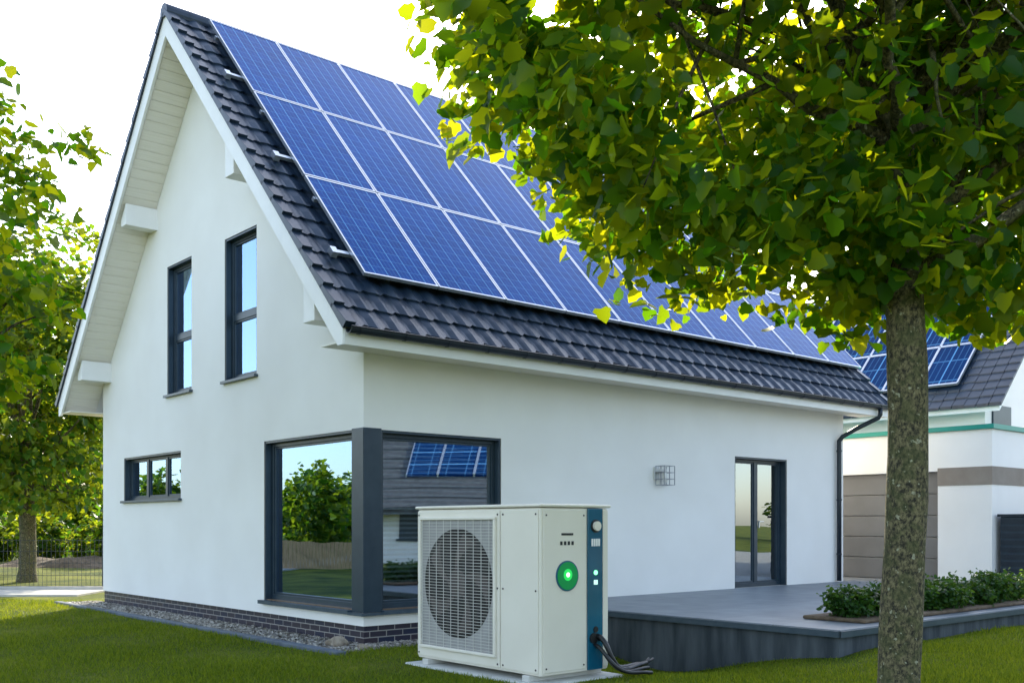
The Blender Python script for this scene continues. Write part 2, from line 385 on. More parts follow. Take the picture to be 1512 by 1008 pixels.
def window(name,face,a0,a1,z0,z1,vs=(),hs=(),inset=.10,fw=.06,gl=M_glass,blinds=False,bz=None):
    e=empty(name,parent=house)
    def B(mb,a,b_,d0,d1,za,zb,m=0):
        if face=='g': mb.box(d0,d1,a,b_,za,zb,m)
        else: mb.box(a,b_,d0,d1,za,zb,m)
    f=MB(); d0,d1=inset,inset+.07
    B(f,a0,a0+fw,d0,d1,z0,z1); B(f,a1-fw,a1,d0,d1,z0,z1); B(f,a0+fw,a1-fw,d0,d1,z0,z0+fw); B(f,a0+fw,a1-fw,d0,d1,z1-fw,z1)
    vs=list(vs)
    for v in vs: B(f,v-.045,v+.045,d0+.003,d1-.003,z0+fw,z1-fw)
    for h in hs: B(f,a0+fw,a1-fw,d0+.006,d1-.006,h-.045,h+.045)
    xs_=[a0+fw]+[q for v in vs for q in (v-.045,v+.045)]+[a1-fw]
    zs_=[z0+fw]+[q for h in hs for q in (h-.045,h+.045)]+[z1-fw]
    for i in range(0,len(xs_),2):
        for j in range(0,len(zs_),2):
            p,q,r_,s_=xs_[i],xs_[i+1],zs_[j],zs_[j+1]; w=.028; e0,e1=d0+.018,d1-.01
            B(f,p,p+w,e0,e1,r_,s_);B(f,q-w,q,e0,e1,r_,s_);B(f,p+w,q-w,e0,e1,r_,r_+w);B(f,p+w,q-w,e0,e1,s_-w,s_)
    f.obj('frame',M_frame,e,bevel=.004)
    r_=MB()
    if face=='g': r_.box(.012,d0-.002,a0+.002,a0+.03,z0,z1-.002); r_.box(.012,d0-.002,a1-.03,a1-.002,z0,z1-.002); r_.box(.012,d0-.002,a0+.032,a1-.032,z1-.03,z1-.002)
    else: r_.box(a0+.002,a0+.03,.012,d0-.002,z0,z1-.002); r_.box(a1-.03,a1-.002,.012,d0-.002,z0,z1-.002); r_.box(a0+.032,a1-.032,.012,d0-.002,z1-.03,z1-.002)
    r_.obj('guides',M_frame,e)
    g=MB(); B(g,a0+fw+.005,a1-fw-.005,d0+.038,d0+.044,z0+fw+.005,z1-fw-.005); g.obj('glass',gl,e)
    if blinds:
        s=MB(); z=z1-fw-.04; zb=bz if bz is not None else z0+fw
        while z>zb:
            s.hexa([(a0+fw,d1+.02,z),(a1-fw,d1+.02,z),(a1-fw,d1+.045,z+.026),(a0+fw,d1+.045,z+.026),(a0+fw,d1+.023,z-.002),(a1-fw,d1+.023,z-.002),(a1-fw,d1+.048,z+.024),(a0+fw,d1+.048,z+.024)])
            z-=.060
        s.obj('blinds',M_slat,e)
    return e
def sill(name,face,a0,a1,z,parent=house,p=.06):
    if face=='g': boxo(name,-p,.10,a0-.04,a1+.04,z-.035,z+.004,M_sill,house,bevel=.004)
    else: boxo(name,a0-.04,a1+.04,-p,.10,z-.035,z+.004,M_sill,house,bevel=.004)
window('upper_window','g',2.74,3.75,3.15,5.24,hs=(4.08,),fw=.07)
window('upper_window','g',4.92,5.87,3.15,5.24,hs=(4.08,),fw=.07)
sill('window_sill','g',2.74,3.75,3.15); sill('window_sill','g',4.92,5.87,3.15)
window('strip_window','g',5.33,7.79,1.47,2.23,vs=(6.15,6.97))
sill('window_sill','g',5.33,7.79,1.47)
window('corner_window','g',.25,2.52,.02,2.2,fw=.08,gl=M_glass)
window('corner_window','l',.25,2.15,.02,2.2,fw=.08,gl=M_glass_b,blinds=True,bz=.30)
boxo('window_sill',-.07,.1,.25,2.58,-.03,.02,M_sill,house); boxo('window_sill',.25,2.2,-.07,.1,-.03,.02,M_sill,house)
boxo('window_sill',-.07,.247,-.07,.247,-.032,-.002,M_sill,house)
window('terrace_door','l',7.23,8.72,.0,2.19,vs=(7.98,),inset=.12,fw=.07,gl=M_glass_b,blinds=True,bz=.45)
b=MB(); b.box(8.03,8.045,.085,.118,1.0,1.12); b.box(8.035,8.16,.075,.09,1.10,1.118); b.obj('door_handle',M_alu,house,bevel=.003)
cur=MB()
for (a0,a1) in ((2.9,3.15),(5.05,5.3)):
    k=12
    for i in range(k):
        p=a0+(a1-a0)*i/k; q=a0+(a1-a0)*(i+1)/k
        x_=.32+.02*(i%2); y_=.32+.02*((i+1)%2)
        cur.hexa([(x_,p,3.2),(x_+.005,p,3.2),(y_+.005,q,3.2),(y_,q,3.2),(x_,p,5.2),(x_+.005,p,5.2),(y_+.005,q,5.2),(y_,q,5.2)])
cur.obj('curtains',M_slat,house)

# roof slab
sl=MB()
s0=-OV; s1=W+OV
def top(s): return 3.29+TAN*(min(s,W-s)+OV)
e_in=(3.12-3.02)/TAN
sl.prof([(s0,3.12),(s0,3.29),(W/2,top(W/2)),(s1,3.29),(s1,3.12),(s1-e_in,3.12),(W/2,under(W/2)),(s0+e_in,3.12)],-G,Lh+G)
sl.obj('roof_slab',M_white,house)
for (t0,t1) in ((-G-.04,-G-.002),(Lh+G+.002,Lh+G+.04)):
    bb=MB(); d=.34
    bb.prof([(s0-.01,3.06),(s0-.01,3.30),(W/2,top(W/2)+.01),(W/2,top(W/2)-d),(s0+.10,3.06)],t0,t1)
    bb.prof([(s1+.01,3.06),(s1+.01,3.30),(W/2+.001,top(W/2)+.01),(W/2+.001,top(W/2)-d),(s1-.10,3.06)],t0,t1)
    bb.obj('barge_board',M_white,house)
sb=MB(); u=.12
while u<W/2+OV-.06:
    for side in (0,1):
        def P(uu,h):
            s=s0+uu; z=3.02+TAN*uu-.002-h
            return (s,z) if side==0 else (W-s,z)
        w=.100
        sb.prof([P(u,0),P(u+w,0),P(u+w,.016),P(u,.016)],-G+.02,-.004)
    u+=.112
sb.obj('soffit_boards',M_soffit,house)
boxo('eave_soffit',-G,Lh+G,s0+.01,-.004,3.10,3.118,M_soffit,house)
boxo('eave_fascia',-G-.03,Lh+G+.03,s0-.03,s0-.012,3.06,3.27,M_white,house)
boxo('eave_soffit',-G,Lh+G,W+.004,s1-.01,3.10,3.118,M_soffit,house)
for s in (.42,2.55,W-2.45,W-.32):
    zt_=3.02+TAN*(min(s,W-s)+OV)-.06
    bm_=MB(); w=.11
    if s<W/2: w=.13; bm_.prof([(s-w,zt_-.52),(s+w,zt_-.52),(s+w,zt_+.08),(s-w,zt_-.15)],-G+.08,.02)
    else: bm_.prof([(s-w,zt_-.24),(s+w,zt_-.24),(s+w,zt_-.01-TAN*w),(s-w,zt_-.01+TAN*w)],-G+.06,.02)
    bm_.obj('purlin_end',M_white,house,bevel=.008)
def tiles(name,side):
    mb=MB(); nrow=21; ulen=W/2+OV+.05; du=ulen/nrow; tw=.29
    t_a,t_b=-G+.02,Lh+G-.02; nseg=int((t_b-t_a)/tw)*8
    ts=np.linspace(t_a,t_b,nseg+1)
    fr=((ts-t_a)/tw)%1
    wave=.018*np.sin(2*math.pi*fr)+.006*np.sin(4*math.pi*fr)
    scal=.032*(np.cos(2*math.pi*(fr-.25)))
    rs=np.random.RandomState(3)
    for r in range(nrow):
        ul=-.05+r*du; uu=ul+du+.03
        jit=np.repeat(rs.uniform(-.006,.006,nseg//8+2),8)[:nseg+1]
        i=len(mb.v)
        for (ub,h,sc) in ((ul,.025,1),(ul,.062,1),(ul+.12,.055,.3),(uu,.028,0)):
            for k,t in enumerate(ts):
                u_=ub-scal[k]*sc+(jit[k] if sc else 0); hh=h+wave[k]
                s=s0+u_-sn*hh; z=3.29+TAN*u_+cs*hh
                mb.v.append((t,s if side==0 else W-s,z))
        n1=nseg+1
        for a in range(3):
            for k in range(nseg):
                mb.f.append((i+a*n1+k,i+a*n1+k+1,i+(a+1)*n1+k+1,i+(a+1)*n1+k)); mb.m.append(0)
    return mb.obj(name,M_tile,house,recalc=False)
tiles('roof_tiles',0); tiles('roof_tiles',1)
vb=MB(); nrow=21; du=(W/2+OV+.05)/nrow
for r in range(nrow):
    for side in (0,1):
        ul=-.06+r*du; uu=ul+du+.03
        def P(uu_,h):
            s=s0+uu_-sn*h; z=3.29+TAN*uu_+cs*h
            return (s if side==0 else W-s,z)
        for (a,c) in ((-G-.06,-G+.06),(Lh+G-.06,Lh+G+.06)):
            vb.prof([P(ul,.02),P(ul,.105),P(uu,.055),P(uu,.02)],a,c)
        for (a,c) in ((-G-.075,-G-.045),(Lh+G+.045,Lh+G+.075)):
            vb.prof([P(ul,.0),P(ul,.107),P(uu,.057),P(uu,.0)],a,c)
vb.obj('verge_tiles',M_tile,house,bevel=.004)
rb=MB(); t=-G-.07; zr=top(W/2)+.07
while t<Lh+G:
    a=min(t+.36,Lh+G+.07)
    pts=[(W/2+.13*math.cos(q),zr-.07+.13*math.sin(q)) for q in np.linspace(-.5,math.pi+.5,12)]
    rb.prof(pts,t,a); t+=.35
rb.obj('ridge_tiles',M_tile,house)
gb=MB(); gs=s0-.10; gz=3.24; r=.065
outer=[(gs+r*math.cos(q),gz+r*math.sin(q)) for q in np.linspace(math.pi,2*math.pi,9)]
inner=[(gs+(r-.008)*math.cos(q),gz+(r-.008)*math.sin(q)) for q in np.linspace(2*math.pi,math.pi,9)]
gb.prof(outer+inner,-G-.02,Lh+G+.02)
gb.prof([(gs-r,gz),(gs-r-.012,gz+.006),(gs-r,gz+.014),(gs-r+.01,gz+.006)],-G-.02,Lh+G+.02)
t=-G+.1
while t<Lh+G:
    o2=[(gs+(r+.006)*math.cos(q),gz+(r+.006)*math.sin(q)) for q in np.linspace(math.pi,2*math.pi,9)]
    gb.prof(o2+[(gs+r*.5,gz),(gs-r*.5,gz)],t,t+.03); t+=.62
gb.obj('gutter',M_gutter,house)
db=MB()
td=10.28
path=[(10.75,gs,gz-.05),(10.75,gs,gz-.16),(10.74,gs+.03,gz-.22),(10.5,-.28,gz-.42),(10.32,-.12,gz-.56),(td,-.075,gz-.64),(td,-.075,gz-.75),(td,-.075,1.5),(td,-.075,.02)]
db.tube(path,.042,12); 
for z in (.5,1.5,2.4): db.tube([(td,-.075,z),(td,-.075,z+.03)],.05,12)
db.obj('downspout',M_gutter,house,smooth=True)

# solar array
PT0,PT1,PU0,PU1=-.06,11.02,.56,4.84
PW=(PT1-PT0)/10; PU=(PU1-PU0)/3
M_sol=solar('solar_cells',PT0,PW,'x',s0+PU0-.11,PU,6,12)
def rp(t,u,h): return (t,s0+u-sn*h,3.29+TAN*u+cs*h)
arr=empty('solar_panels',parent=house)
gl=MB(); fr=MB()
def rbox(mb,t0,t1,u0,u1,h0,h1):
    mb.hexa([rp(t0,u0,h0),rp(t1,u0,h0),rp(t1,u1,h0),rp(t0,u1,h0),rp(t0,u0,h1),rp(t1,u0,h1),rp(t1,u1,h1),rp(t0,u1,h1)])
for i in range(10):
    for j in range(3):
        t0=PT0+i*PW+.008; t1=t0+PW-.016; u0=PU0+j*PU+.008; u1=u0+PU-.016
        rbox(gl,t0+.018,t1-.018,u0+.013,u1-.013,.15,.182)
        rbox(fr,t0,t0+.022,u0,u1,.145,.19); rbox(fr,t1-.022,t1,u0,u1,.145,.19)
        rbox(fr,t0+.022,t1-.022,u0,u0+.016,.145,.19); rbox(fr,t0+.022,t1-.022,u1-.016,u1,.145,.19)
gl.obj('panel_glass',M_sol,arr); fr.obj('panel_frames',M_alu,arr)
ra=MB()
for j in range(3):
    for f in (.22,.78):
        u=PU0+(j+f)*PU
        rbox(ra,PT0-.22 if f<.5 else PT0-.02,PT1+.1,u-.02,u+.02,.095,.140)
        if f<.5: rbox(ra,PT0-.24,PT0-.16,u-.035,u+.045,.07,.15)
ra.obj('mounting_rails',M_alu,arr)

# wall lamp
M_lamp=pmat('lamp_metal',(.5,.51,.52),(.58,.59,.6),10,.4,metal=.3)
wl=empty('wall_lamp',parent=house)
b=MB(); b.box(5.2,5.3,-.03,-.002,1.74,1.94); b.box(5.2,5.34,-.15,-.03,1.86,1.90); b.obj('mount',M_lamp,wl,bevel=.004)
b=MB(); b.tube([(5.34,-.10,1.70),(5.34,-.10,1.88)],.03,12); b.obj('bulb',M_white,wl,smooth=True)
b=MB()
for xx in (5.22,5.34,5.46):
    for yy in (-.2,-.03): b.box(xx-.005,xx+.005,yy-.005,yy+.005,1.66,1.95)
for zz in (1.66,1.75,1.85,1.95):
    for yy in (-.2,-.03): b.box(5.22,5.46,yy-.004,yy+.004,zz-.004,zz+.004)
    for xx in (5.22,5.46): b.box(xx-.004,xx+.004,-.2,-.03,zz-.004,zz+.004)
b.obj('cage',pmat('lamp_cage',(.22,.23,.25),(.28,.29,.31),10,.4,metal=.3),wl)

# ------------------------------------------------------------------ terrace, gravel etc (house coordinates)
site=empty('terrace',(-1.77,12.13,0),ANG)
boxo('slab_top',2.53,10.9,-4.79,-.003,-.06,0.0,M_conc,site,bevel=.006)
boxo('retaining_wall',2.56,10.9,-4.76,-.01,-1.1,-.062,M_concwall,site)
boxo('slab_edge_trim',2.50,2.528,-4.82,-.1,-.075,-.012,M_sill,site)
boxo('slab_edge_trim',2.50,10.9,-4.822,-4.793,-.075,-.012,M_sill,site)
boxo('planting_bed',3.3,10.8,-4.62,-3.85,.002,.045,M_soil,site,bevel=.02)
drv=empty('driveway',(-1.77,12.13,0),ANG); boxo('paving',10.905,34,-14,14,-.6,-.03,M_asph,drv)
grav=pmat('gravel',(.16,.14,.12),(.36,.33,.29),60,.9,bump=1,bscale=90)
gs_=empty('gravel_strip',(-1.77,12.13,0),ANG)
b=MB(); b.box(-.56,.05,-.40,9.3,-.5,-.372); b.box(.05,2.5,-.40,.05,-.5,-.373); b.obj('gravel_bed',grav,gs_)
N=5200; rs=np.random.RandomState(5)
px=np.concatenate([rs.uniform(-.55,.0,4000),rs.uniform(0,2.5,1200)]); py=np.concatenate([rs.uniform(-.38,9.2,4000),rs.uniform(-.38,0,1200)])
P=np.stack([px,py,np.full(N,-.368)],1)
OC=[(1,0,0),(-1,0,0),(0,1,0),(0,-1,0),(0,0,.6),(0,0,-.6),(.6,.6,.3),(-.6,.6,.35),(.6,-.6,.3),(-.6,-.6,.3)]
OF=[(4,0,6),(4,6,2),(4,2,7),(4,7,1),(4,1,9),(4,9,3),(4,3,8),(4,8,0)]
nr=rs.normal(size=(N,3))*.4+np.array([0,0,1]); ax=rs.normal(size=(N,3))
me=repmesh('pebbles',OC,OF,P,basis(nr,ax),rs.uniform(.010,.026,N),leafmat('pebble',(.12,.11,.10),(.50,.46,.40),.0))
link(bpy.data.objects.new('pebbles',me),gs_)
b=MB(); b.box(-.70,-.57,-.55,9.4,-.5,-.355); b.obj('edging',pmat('edging_concrete',(.07,.09,.12),(.12,.145,.18),5,.7),gs_,bevel=.01)
def rock(name,loc,r,seed):
    bm=bmesh.new(); bmesh.ops.create_icosphere(bm,subdivisions=3,radius=r)
    for v in bm.verts:
        n=v.co.normalized(); k=1+.18*math.sin(n.x*4+seed)+.15*math.cos(n.y*5+n.z*3)
        v.co=Vector((v.co.x*k*1.25,v.co.y*k,v.co.z*k*.7))
    me=bpy.data.meshes.new(name); bm.to_mesh(me); bm.free(); me.materials.append(pmat('rock',(.2,.16,.12),(.34,.29,.23),12,.9,bump=.5))
    for p in me.polygons: p.use_smooth=True
    o=bpy.data.objects.new(name,me); o.location=loc; link(o); return o
rock('garden_rock',(-2.05,11.95,-.33),.11,1)
rock('garden_rock',(-1.72,11.75,-.36),.06,3)

def shrub_mesh(seed):
    me,_=crown_mesh('boxwood_mesh',(.25,.25,.17),60,26,.045,.055,seed,M_box,.35,flat=1,center=(0,0,.17)); return me
sm_=[shrub_mesh(s) for s in (1,2,3)]
rs=random.Random(9)
for i,(t,s) in enumerate([(3.55,-4.3),(4.0,-4.35),(5.05,-4.3),(5.5,-4.4),(5.95,-4.25),(6.4,-4.35),(6.85,-4.3),(7.4,-4.3),(8.0,-4.35),(8.6,-4.3),(9.2,-4.3)]):
    o=bpy.data.objects.new('boxwood_shrub',sm_[i%3])
    ca,sa=math.cos(ANG),math.sin(ANG)
    o.location=(-1.77+ca*t-sa*s,12.13+sa*t+ca*s,.02); k=rs.uniform(.85,1.15); o.scale=(k,k,k*rs.uniform(.85,1.1)); o.rotation_euler=(0,0,rs.uniform(0,6)); link(o)

# ------------------------------------------------------------------ heat pump
hp=empty('heat_pump',(.258,9.22,0),ANG)
M_hp=pmat('hp_casing',(.77,.715,.61),(.81,.755,.65),2,.38,coat=.15)
M_hpg=pmat('hp_grille',(.58,.56,.52),rough=.4)
M_hpd=pmat('hp_dark',(.010,.008,.008),rough=.7)
M_fan=pmat('hp_fan',(.045,.032,.032),(.065,.05,.05),4,.5)
M_teal=pmat('hp_teal',(.003,.085,.15),(.005,.11,.19),2,.25,coat=.5)
M_blk=pmat('black_rubber',(.012,.013,.015),rough=.45)
def emis(name,c,st,base=(0,.3,.08)):
    m,n,l,b=newmat(name); b.inputs['Base Color'].default_value=(*base,1); b.inputs['Roughness'].default_value=.2
    b.inputs['Emission Color'].default_value=(*c,1); b.inputs['Emission Strength'].default_value=st; return m
zb,ztp=-.33,1.21; HW,HL=.885,1.90
boxo('casing',0,HW,0,HL,zb,ztp,M_hp,hp,bevel=.02)
boxo('lid',-.022,HW+.022,-.022,HL+.022,ztp+.004,ztp+.034,M_hp,hp,bevel=.012)
boxo('concrete_pad',-.10,HW+.12,-.10,HL+.10,-.75,-.385,pmat('pad',(.52,.52,.49),(.62,.62,.58),5,.85,bump=.2),hp,bevel=.015)
b=MB(); 
for yy in (.12,HL-.22): b.box(-.03,HW+.03,yy,yy+.10,-.385,zb)
b.obj('feet',M_hpg,hp,bevel=.005)
b=MB(); b.box(-.012,-.001,.02,.545,zb+.03,ztp-.02); b.box(-.012,-.001,.56,HL-.015,zb+.03,ztp-.02); b.obj('front_panels',M_hp,hp,bevel=.005)
ga,gb_,gz0,gz1=.63,1.80,-.18,1.10
fy,fz,frd=1.20,.47,.545
boxo('grille_backing',-.016,-.0125,ga,gb_,gz0,gz1,pmat('hp_backing',(.32,.31,.30),(.38,.37,.36),8,.6),hp)
b=MB(); b.tube([(-.019,fy,fz),(-.015,fy,fz)],frd,64); b.obj('fan_opening',M_hpd,hp)
b=MB()
for k in range(5):
    a0=k*2*math.pi/5
    inner=[];outer=[]
    for i in range(9):
        f=i/8; rr=.12+f*(frd-.16); a=a0+f*.5
        w=.22+.30*f
        inner.append((-.0195,fy+rr*math.cos(a),fz+rr*math.sin(a))); outer.append((-.0225,fy+rr*math.cos(a+w),fz+rr*math.sin(a+w)))
    i0=len(b.v); b.v+=inner+outer
    for i in range(8): b.f.append((i0+i,i0+i+1,i0+9+i+1,i0+9+i)); b.m.append(0)
b.obj('fan_blades',M_fan,hp)
b=MB(); b.tube([(-.026,fy,fz),(-.019,fy,fz)],.14,32); b.obj('fan_hub',M_fan,hp)
b=MB(); z=gz0+.02
while z<gz1-.01: b.box(-.0325,-.0305,ga,gb_,z-.0026,z+.0026); z+=.030
y=ga+.06
while y<gb_-.02: b.box(-.0365,-.0335,y-.003,y+.003,gz0,gz1); y+=.12
b.obj('fan_guard',M_hpg,hp)
b=MB(); w=.03
b.box(-.042,-.0125,ga-w,gb_+w,gz1,gz1+w); b.box(-.042,-.0125,ga-w,gb_+w,gz0-w,gz0); b.box(-.042,-.0125,ga-w,ga,gz0,gz1); b.box(-.042,-.0125,gb_,gb_+w,gz0,gz1)
b.obj('grille_frame',M_hp,hp,bevel=.006)
b=MB()
for yy in (.05,.51,.59,1.86):
    for zz in (zb+.06,.45,ztp-.06): b.tube([(-.016,yy,zz),(-.0122,yy,zz)],.010,10)
b.obj('screws',M_fan,hp)
boxo('side_panel',.03,.575,-.012,-.001,zb+.03,ztp-.02,M_hp,hp,bevel=.006)
boxo('teal_strip',.592,.79,-.02,-.001,zb+.01,ztp-.004,M_teal,hp,bevel=.006)
boxo('side_trim',.80,.87,-.012,-.001,zb+.03,ztp-.02,M_hp,hp,bevel=.006)
b=MB()
for xx,zz in ((.06,ztp-.07),(.54,ztp-.07),(.06,zb+.07),(.54,zb+.07)): b.tube([(xx,-.016,zz),(xx,-.0122,zz)],.009,10)
b.obj('side_screws',M_fan,hp)
def ydisc(name,x,z,r,y0,y1,mat,seg=32):
    b=MB(); b.tube([(x,y0,z),(x,y1,z)],r,seg); return b.obj(name,mat,hp)
ydisc('display_ring',.32,.58,.142,-.022,-.012,M_teal)
ydisc('display_disc',.32,.58,.128,-.027,-.0222,emis('green_display',(.0,.6,.12),.12,(.0,.22,.06)))
ydisc('display_glow',.32,.59,.055,-.029,-.0272,emis('green_glow',(.03,.9,.12),.7))
ydisc('display_light',.32,.59,.022,-.031,-.0292,emis('green_led',(.35,1,.4),4))
boxo('label_plate',.25,.40,-.016,-.0122,.955,.975,M_blk,hp)
b=MB()
for i in range(4): b.box(.235+i*.048,.262+i*.048,-.016,-.0122,.865,.90)
b.obj('icons',M_blk,hp)
ydisc('knob_ring',.69,1.04,.062,-.03,-.0202,M_blk); ydisc('knob',.69,1.04,.045,-.055,-.0302,M_hp)
b=MB()
for i in range(4): b.box(.635+i*.030,.655+i*.030,-.026,-.0202,.85,.92)
b.obj('bar_display',M_white,hp)
ydisc('status_light',.69,.60,.022,-.028,-.0202,emis('green_led2',(.2,1,.4),3)); boxo('status_square',.665,.715,-.028,-.0202,.485,.53,emis('white_led',(.6,1,.85),.8,(.6,.8,.7)),hp,bevel=.004)
ydisc('port',.69,.06,.03,-.028,-.0202,M_blk)
ydisc('pipe_port',.66,-.02,.05,-.04,-.0202,M_blk)
def bez(p,n=14):
    out=[]
    for i in range(n):
        t=i/(n-1); q=[Vector(v) for v in p]
        while len(q)>1: q=[q[k].lerp(q[k+1],t) for k in range(len(q)-1)]
        out.append(q[0])
    return out
b=MB()
b.tube(bez([(.70,-.03,-.0),(.70,-.20,.03),(.76,-.20,-.50),(.90,-.18,-.30),(1.30,-.12,-.30)]),.024,10)
b.tube(bez([(.74,-.03,-.03),(.74,-.20,-.0),(.78,-.12,-.50),(1.0,-.08,-.26),(1.38,-.02,-.33)]),.022,10)
b.tube(bez([(.70,-.03,-.10),(.70,-.16,-.1),(.74,-.22,-.48),(.95,-.26,-.30),(1.22,-.22,-.33)]),.018,10)
b.tube(bez([(.67,-.03,-.08),(.66,-.2,-.1),(.72,-.26,-.44),(.9,-.32,-.31),(1.15,-.32,-.36)]),.018,10)
b.tube([(1.30,-.12,-.30),(1.42,-.10,-.27)],.012,8); b.tube([(1.38,-.02,-.33),(1.47,.0,-.28)],.012,8)
b.obj('pipes',M_blk,hp,smooth=True)

# ------------------------------------------------------------------ neighbour house
nh=empty('neighbour_house',(8.87,18.8,0),ANG)
M_teal2=pmat('green_trim',(.005,.26,.20),rough=.4)
M_brown=pmat('taupe_band',(.24,.20,.165),(.28,.24,.2),3,.85)
M_gdoor=pmat('garage_door_paint',(.15,.145,.14),(.18,.175,.17),2,.5)
b=MB(); b.box(0,7,0,1.03,-.2,2.83); b.box(0,7,4.9,8,-.2,2.83); b.box(0,7,1.03,4.9,2.08,2.83); b.box(.25,7,1.03,4.9,-.2,2.08); b.obj('garage_walls',M_stucco,nh)
boxo('garage_roof_trim',-.06,7.06,-.06,8.06,2.834,2.92,M_teal2,nh)
b=MB()
for i in range(5): b.box(.12,.15,1.04,4.89,-.02+i*.42,.39+i*.42)
b.obj('garage_door',M_gdoor,nh,bevel=.01)
boxo('taupe_band',-.012,7,-.012,1.03,1.80,2.14,M_brown,nh)
b=MB(); b.box(5.85,13.2,2.75,13.5,-.2,3.9)
b.obj('house_walls',M_stucco,nh)
def xprof(mb,pts,y0,y1,m=0):
    i=len(mb.v);k=len(pts); mb.v+=[(a,y0,z) for a,z in pts]+[(a,y1,z) for a,z in pts]
    mb.f.append(tuple(range(i,i+k))); mb.f.append(tuple(range(i+2*k-1,i+k-1,-1)))
    for j in range(k):
        q=(j+1)%k; mb.f.append((i+j,i+k+j,i+k+q,i+q))
    mb.m+=[m]*(k+2)
b=MB(); xprof(b,[(5.85,3.88),(13.2,3.88),(9.5,7.7)],2.76,13.49); b.obj('gable_walls',M_stucco,nh)
b=MB(); xprof(b,[(5.39,3.75),(5.39,3.95),(9.5,8.06),(13.6,3.95),(13.6,3.75),(9.5,7.85)],2.2,14.0); b.obj('roof_slab',M_white,nh)
b=MB(); n=20
for r in range(n):
    x0=5.32+r*4.2/n; x1=x0+4.2/n+.02; h=.09
    k=0; y=2.13
    while y<14.0:
        jj=.012*((k*7+r*3)%3)
        xprof(b,[(x0-jj,3.93+(x0-5.39)),(x0-jj,3.93+(x0-5.39)+h-jj),(x1,3.93+(x1-5.39)+.05),(x1,3.93+(x1-5.39))],y,min(y+.285,14.07)); y+=.30; k+=1
    xprof(b,[(19-x0,3.93+(x0-5.39)),(19-x0,3.93+(x0-5.39)+h),(19-x1,3.93+(x1-5.39)+.05),(19-x1,3.93+(x1-5.39))],2.13,14.07)
b.obj('roof_tiles',M_tile,nh)
M_sol2=solar('solar_cells_neighbour',3.4,1.0,'y',5.9,1.15,2,2,(.002,.02,.08),(.005,.04,.15))
g=MB(); f=MB()
for i in range(10):
    for j in range(3):
        y0=3.4+i*1.0+.012; y1=y0+.976; x0=5.9+j*1.15+.012; x1=x0+1.126
        def q(x,y,h): return (x-h*.7,y,3.93+(x-5.39)+h*.7)
        g.hexa([q(x0,y0,.12),q(x1,y0,.12),q(x1,y1,.12),q(x0,y1,.12),q(x0,y0,.16),q(x1,y0,.16),q(x1,y1,.16),q(x0,y1,.16)])
        for (a,b2,c,d) in ((x0-.02,x0+.015,y0,y1),(x1-.015,x1+.02,y0,y1),(x0,x1,y0-.02,y0+.02),(x0,x1,y1-.02,y1+.02)):
            f.hexa([q(a,c,.11),q(b2,c,.11),q(b2,d,.11),q(a,d,.11),q(a,c,.175),q(b2,c,.175),q(b2,d,.175),q(a,d,.175)])
g.obj('solar_glass',M_sol2,nh); f.obj('solar_frames',M_alu,nh)
b=MB(); b.box(6.2,7.2,2.70,2.745,3.0,4.0); b.obj('gable_window',M_frame,nh)
sb_=empty('garden_storage_box',(8.87,18.8,0),ANG)
b=MB(); b.box(.12,1.6,-.75,-.1,-.03,1.2); b.obj('body',M_frame,sb_,bevel=.01)
b=MB(); b.box(.08,1.64,-.8,-.06,1.203,1.25)
for i in range(9): b.box(.105,.118,-.74,-.11,.03+i*.13,.12+i*.13)
for i in range(9): b.box(.14,1.58,-.765,-.752,.03+i*.13,.12+i*.13)
b.obj('lid_and_slats',M_gutter,sb_)

# second neighbour house, right of the garden (mirrored in the long-side glass)
def simple_house(name,loc,rz,w,d,wallm,roofm,hgt=2.9,pitch=.85):
    e=empty(name,loc,rz)
    b=MB(); b.prof([(0,-.6),(d,-.6),(d,hgt),(d/2,hgt+d/2*pitch),(0,hgt)],0,w); b.obj('walls',wallm,e)
    b=MB(); b.prof([(-.6,hgt-.5),(-.6,hgt-.3),(d/2,hgt+d/2*pitch+.28),(d+.6,hgt-.3),(d+.6,hgt-.5),(d/2,hgt+d/2*pitch+.05)],-.5,w+.5)
    n=16; zf=lambda y:hgt-.3+(y+.6)*((d/2*pitch+.58)/(d/2+.6))
    for r in range(n):
        y0=-.65+r*(d/2+.65)/n; y1=y0+(d/2+.65)/n+.02
        b.prof([(y0,zf(y0)),(y0,zf(y0)+.08),(y1,zf(y1)+.04),(y1,zf(y1))],-.55,w+.55)
    b.obj('roof',roofm,e)
    b=MB(); f=MB()
    for i in range(5):
        for j in range(2):
            x0=1.2+i*1.1; ya=.5+j*1.35; yb=ya+1.3
            b.hexa([(x0,ya,zf(ya)+.1),(x0+1.06,ya,zf(ya)+.1),(x0+1.06,yb,zf(yb)+.1),(x0,yb,zf(yb)+.1),(x0,ya,zf(ya)+.16),(x0+1.06,ya,zf(ya)+.16),(x0+1.06,yb,zf(yb)+.16),(x0,yb,zf(yb)+.16)])
            for (p,q) in ((x0-.02,x0+.02),(x0+1.04,x0+1.08)):
                f.hexa([(p,ya,zf(ya)+.09),(q,ya,zf(ya)+.09),(q,yb,zf(yb)+.09),(p,yb,zf(yb)+.09),(p,ya,zf(ya)+.18),(q,ya,zf(ya)+.18),(q,yb,zf(yb)+.18),(p,yb,zf(yb)+.18)])
    b.obj('solar_glass',M_sol2,e); f.obj('solar_frames',M_alu,e)
    for k in range(3):
        x=1+k*w/3
        b=MB(); b.box(x,x+1.4,-.03,-.003,.6,1.7); b.box(x-.1,x+1.5,-.06,-.03,.52,.6); b.box(x+.68,x+.72,-.045,-.031,.6,1.7); b.obj('window',[M_frame],e)
    boxo('door',w*.82,w*.82+1,-.04,-.003,-.3,1.7,M_brown,e)
    return e
M_roofb=pmat('slate_roof',(.05,.055,.06),(.09,.095,.10),6,.6)
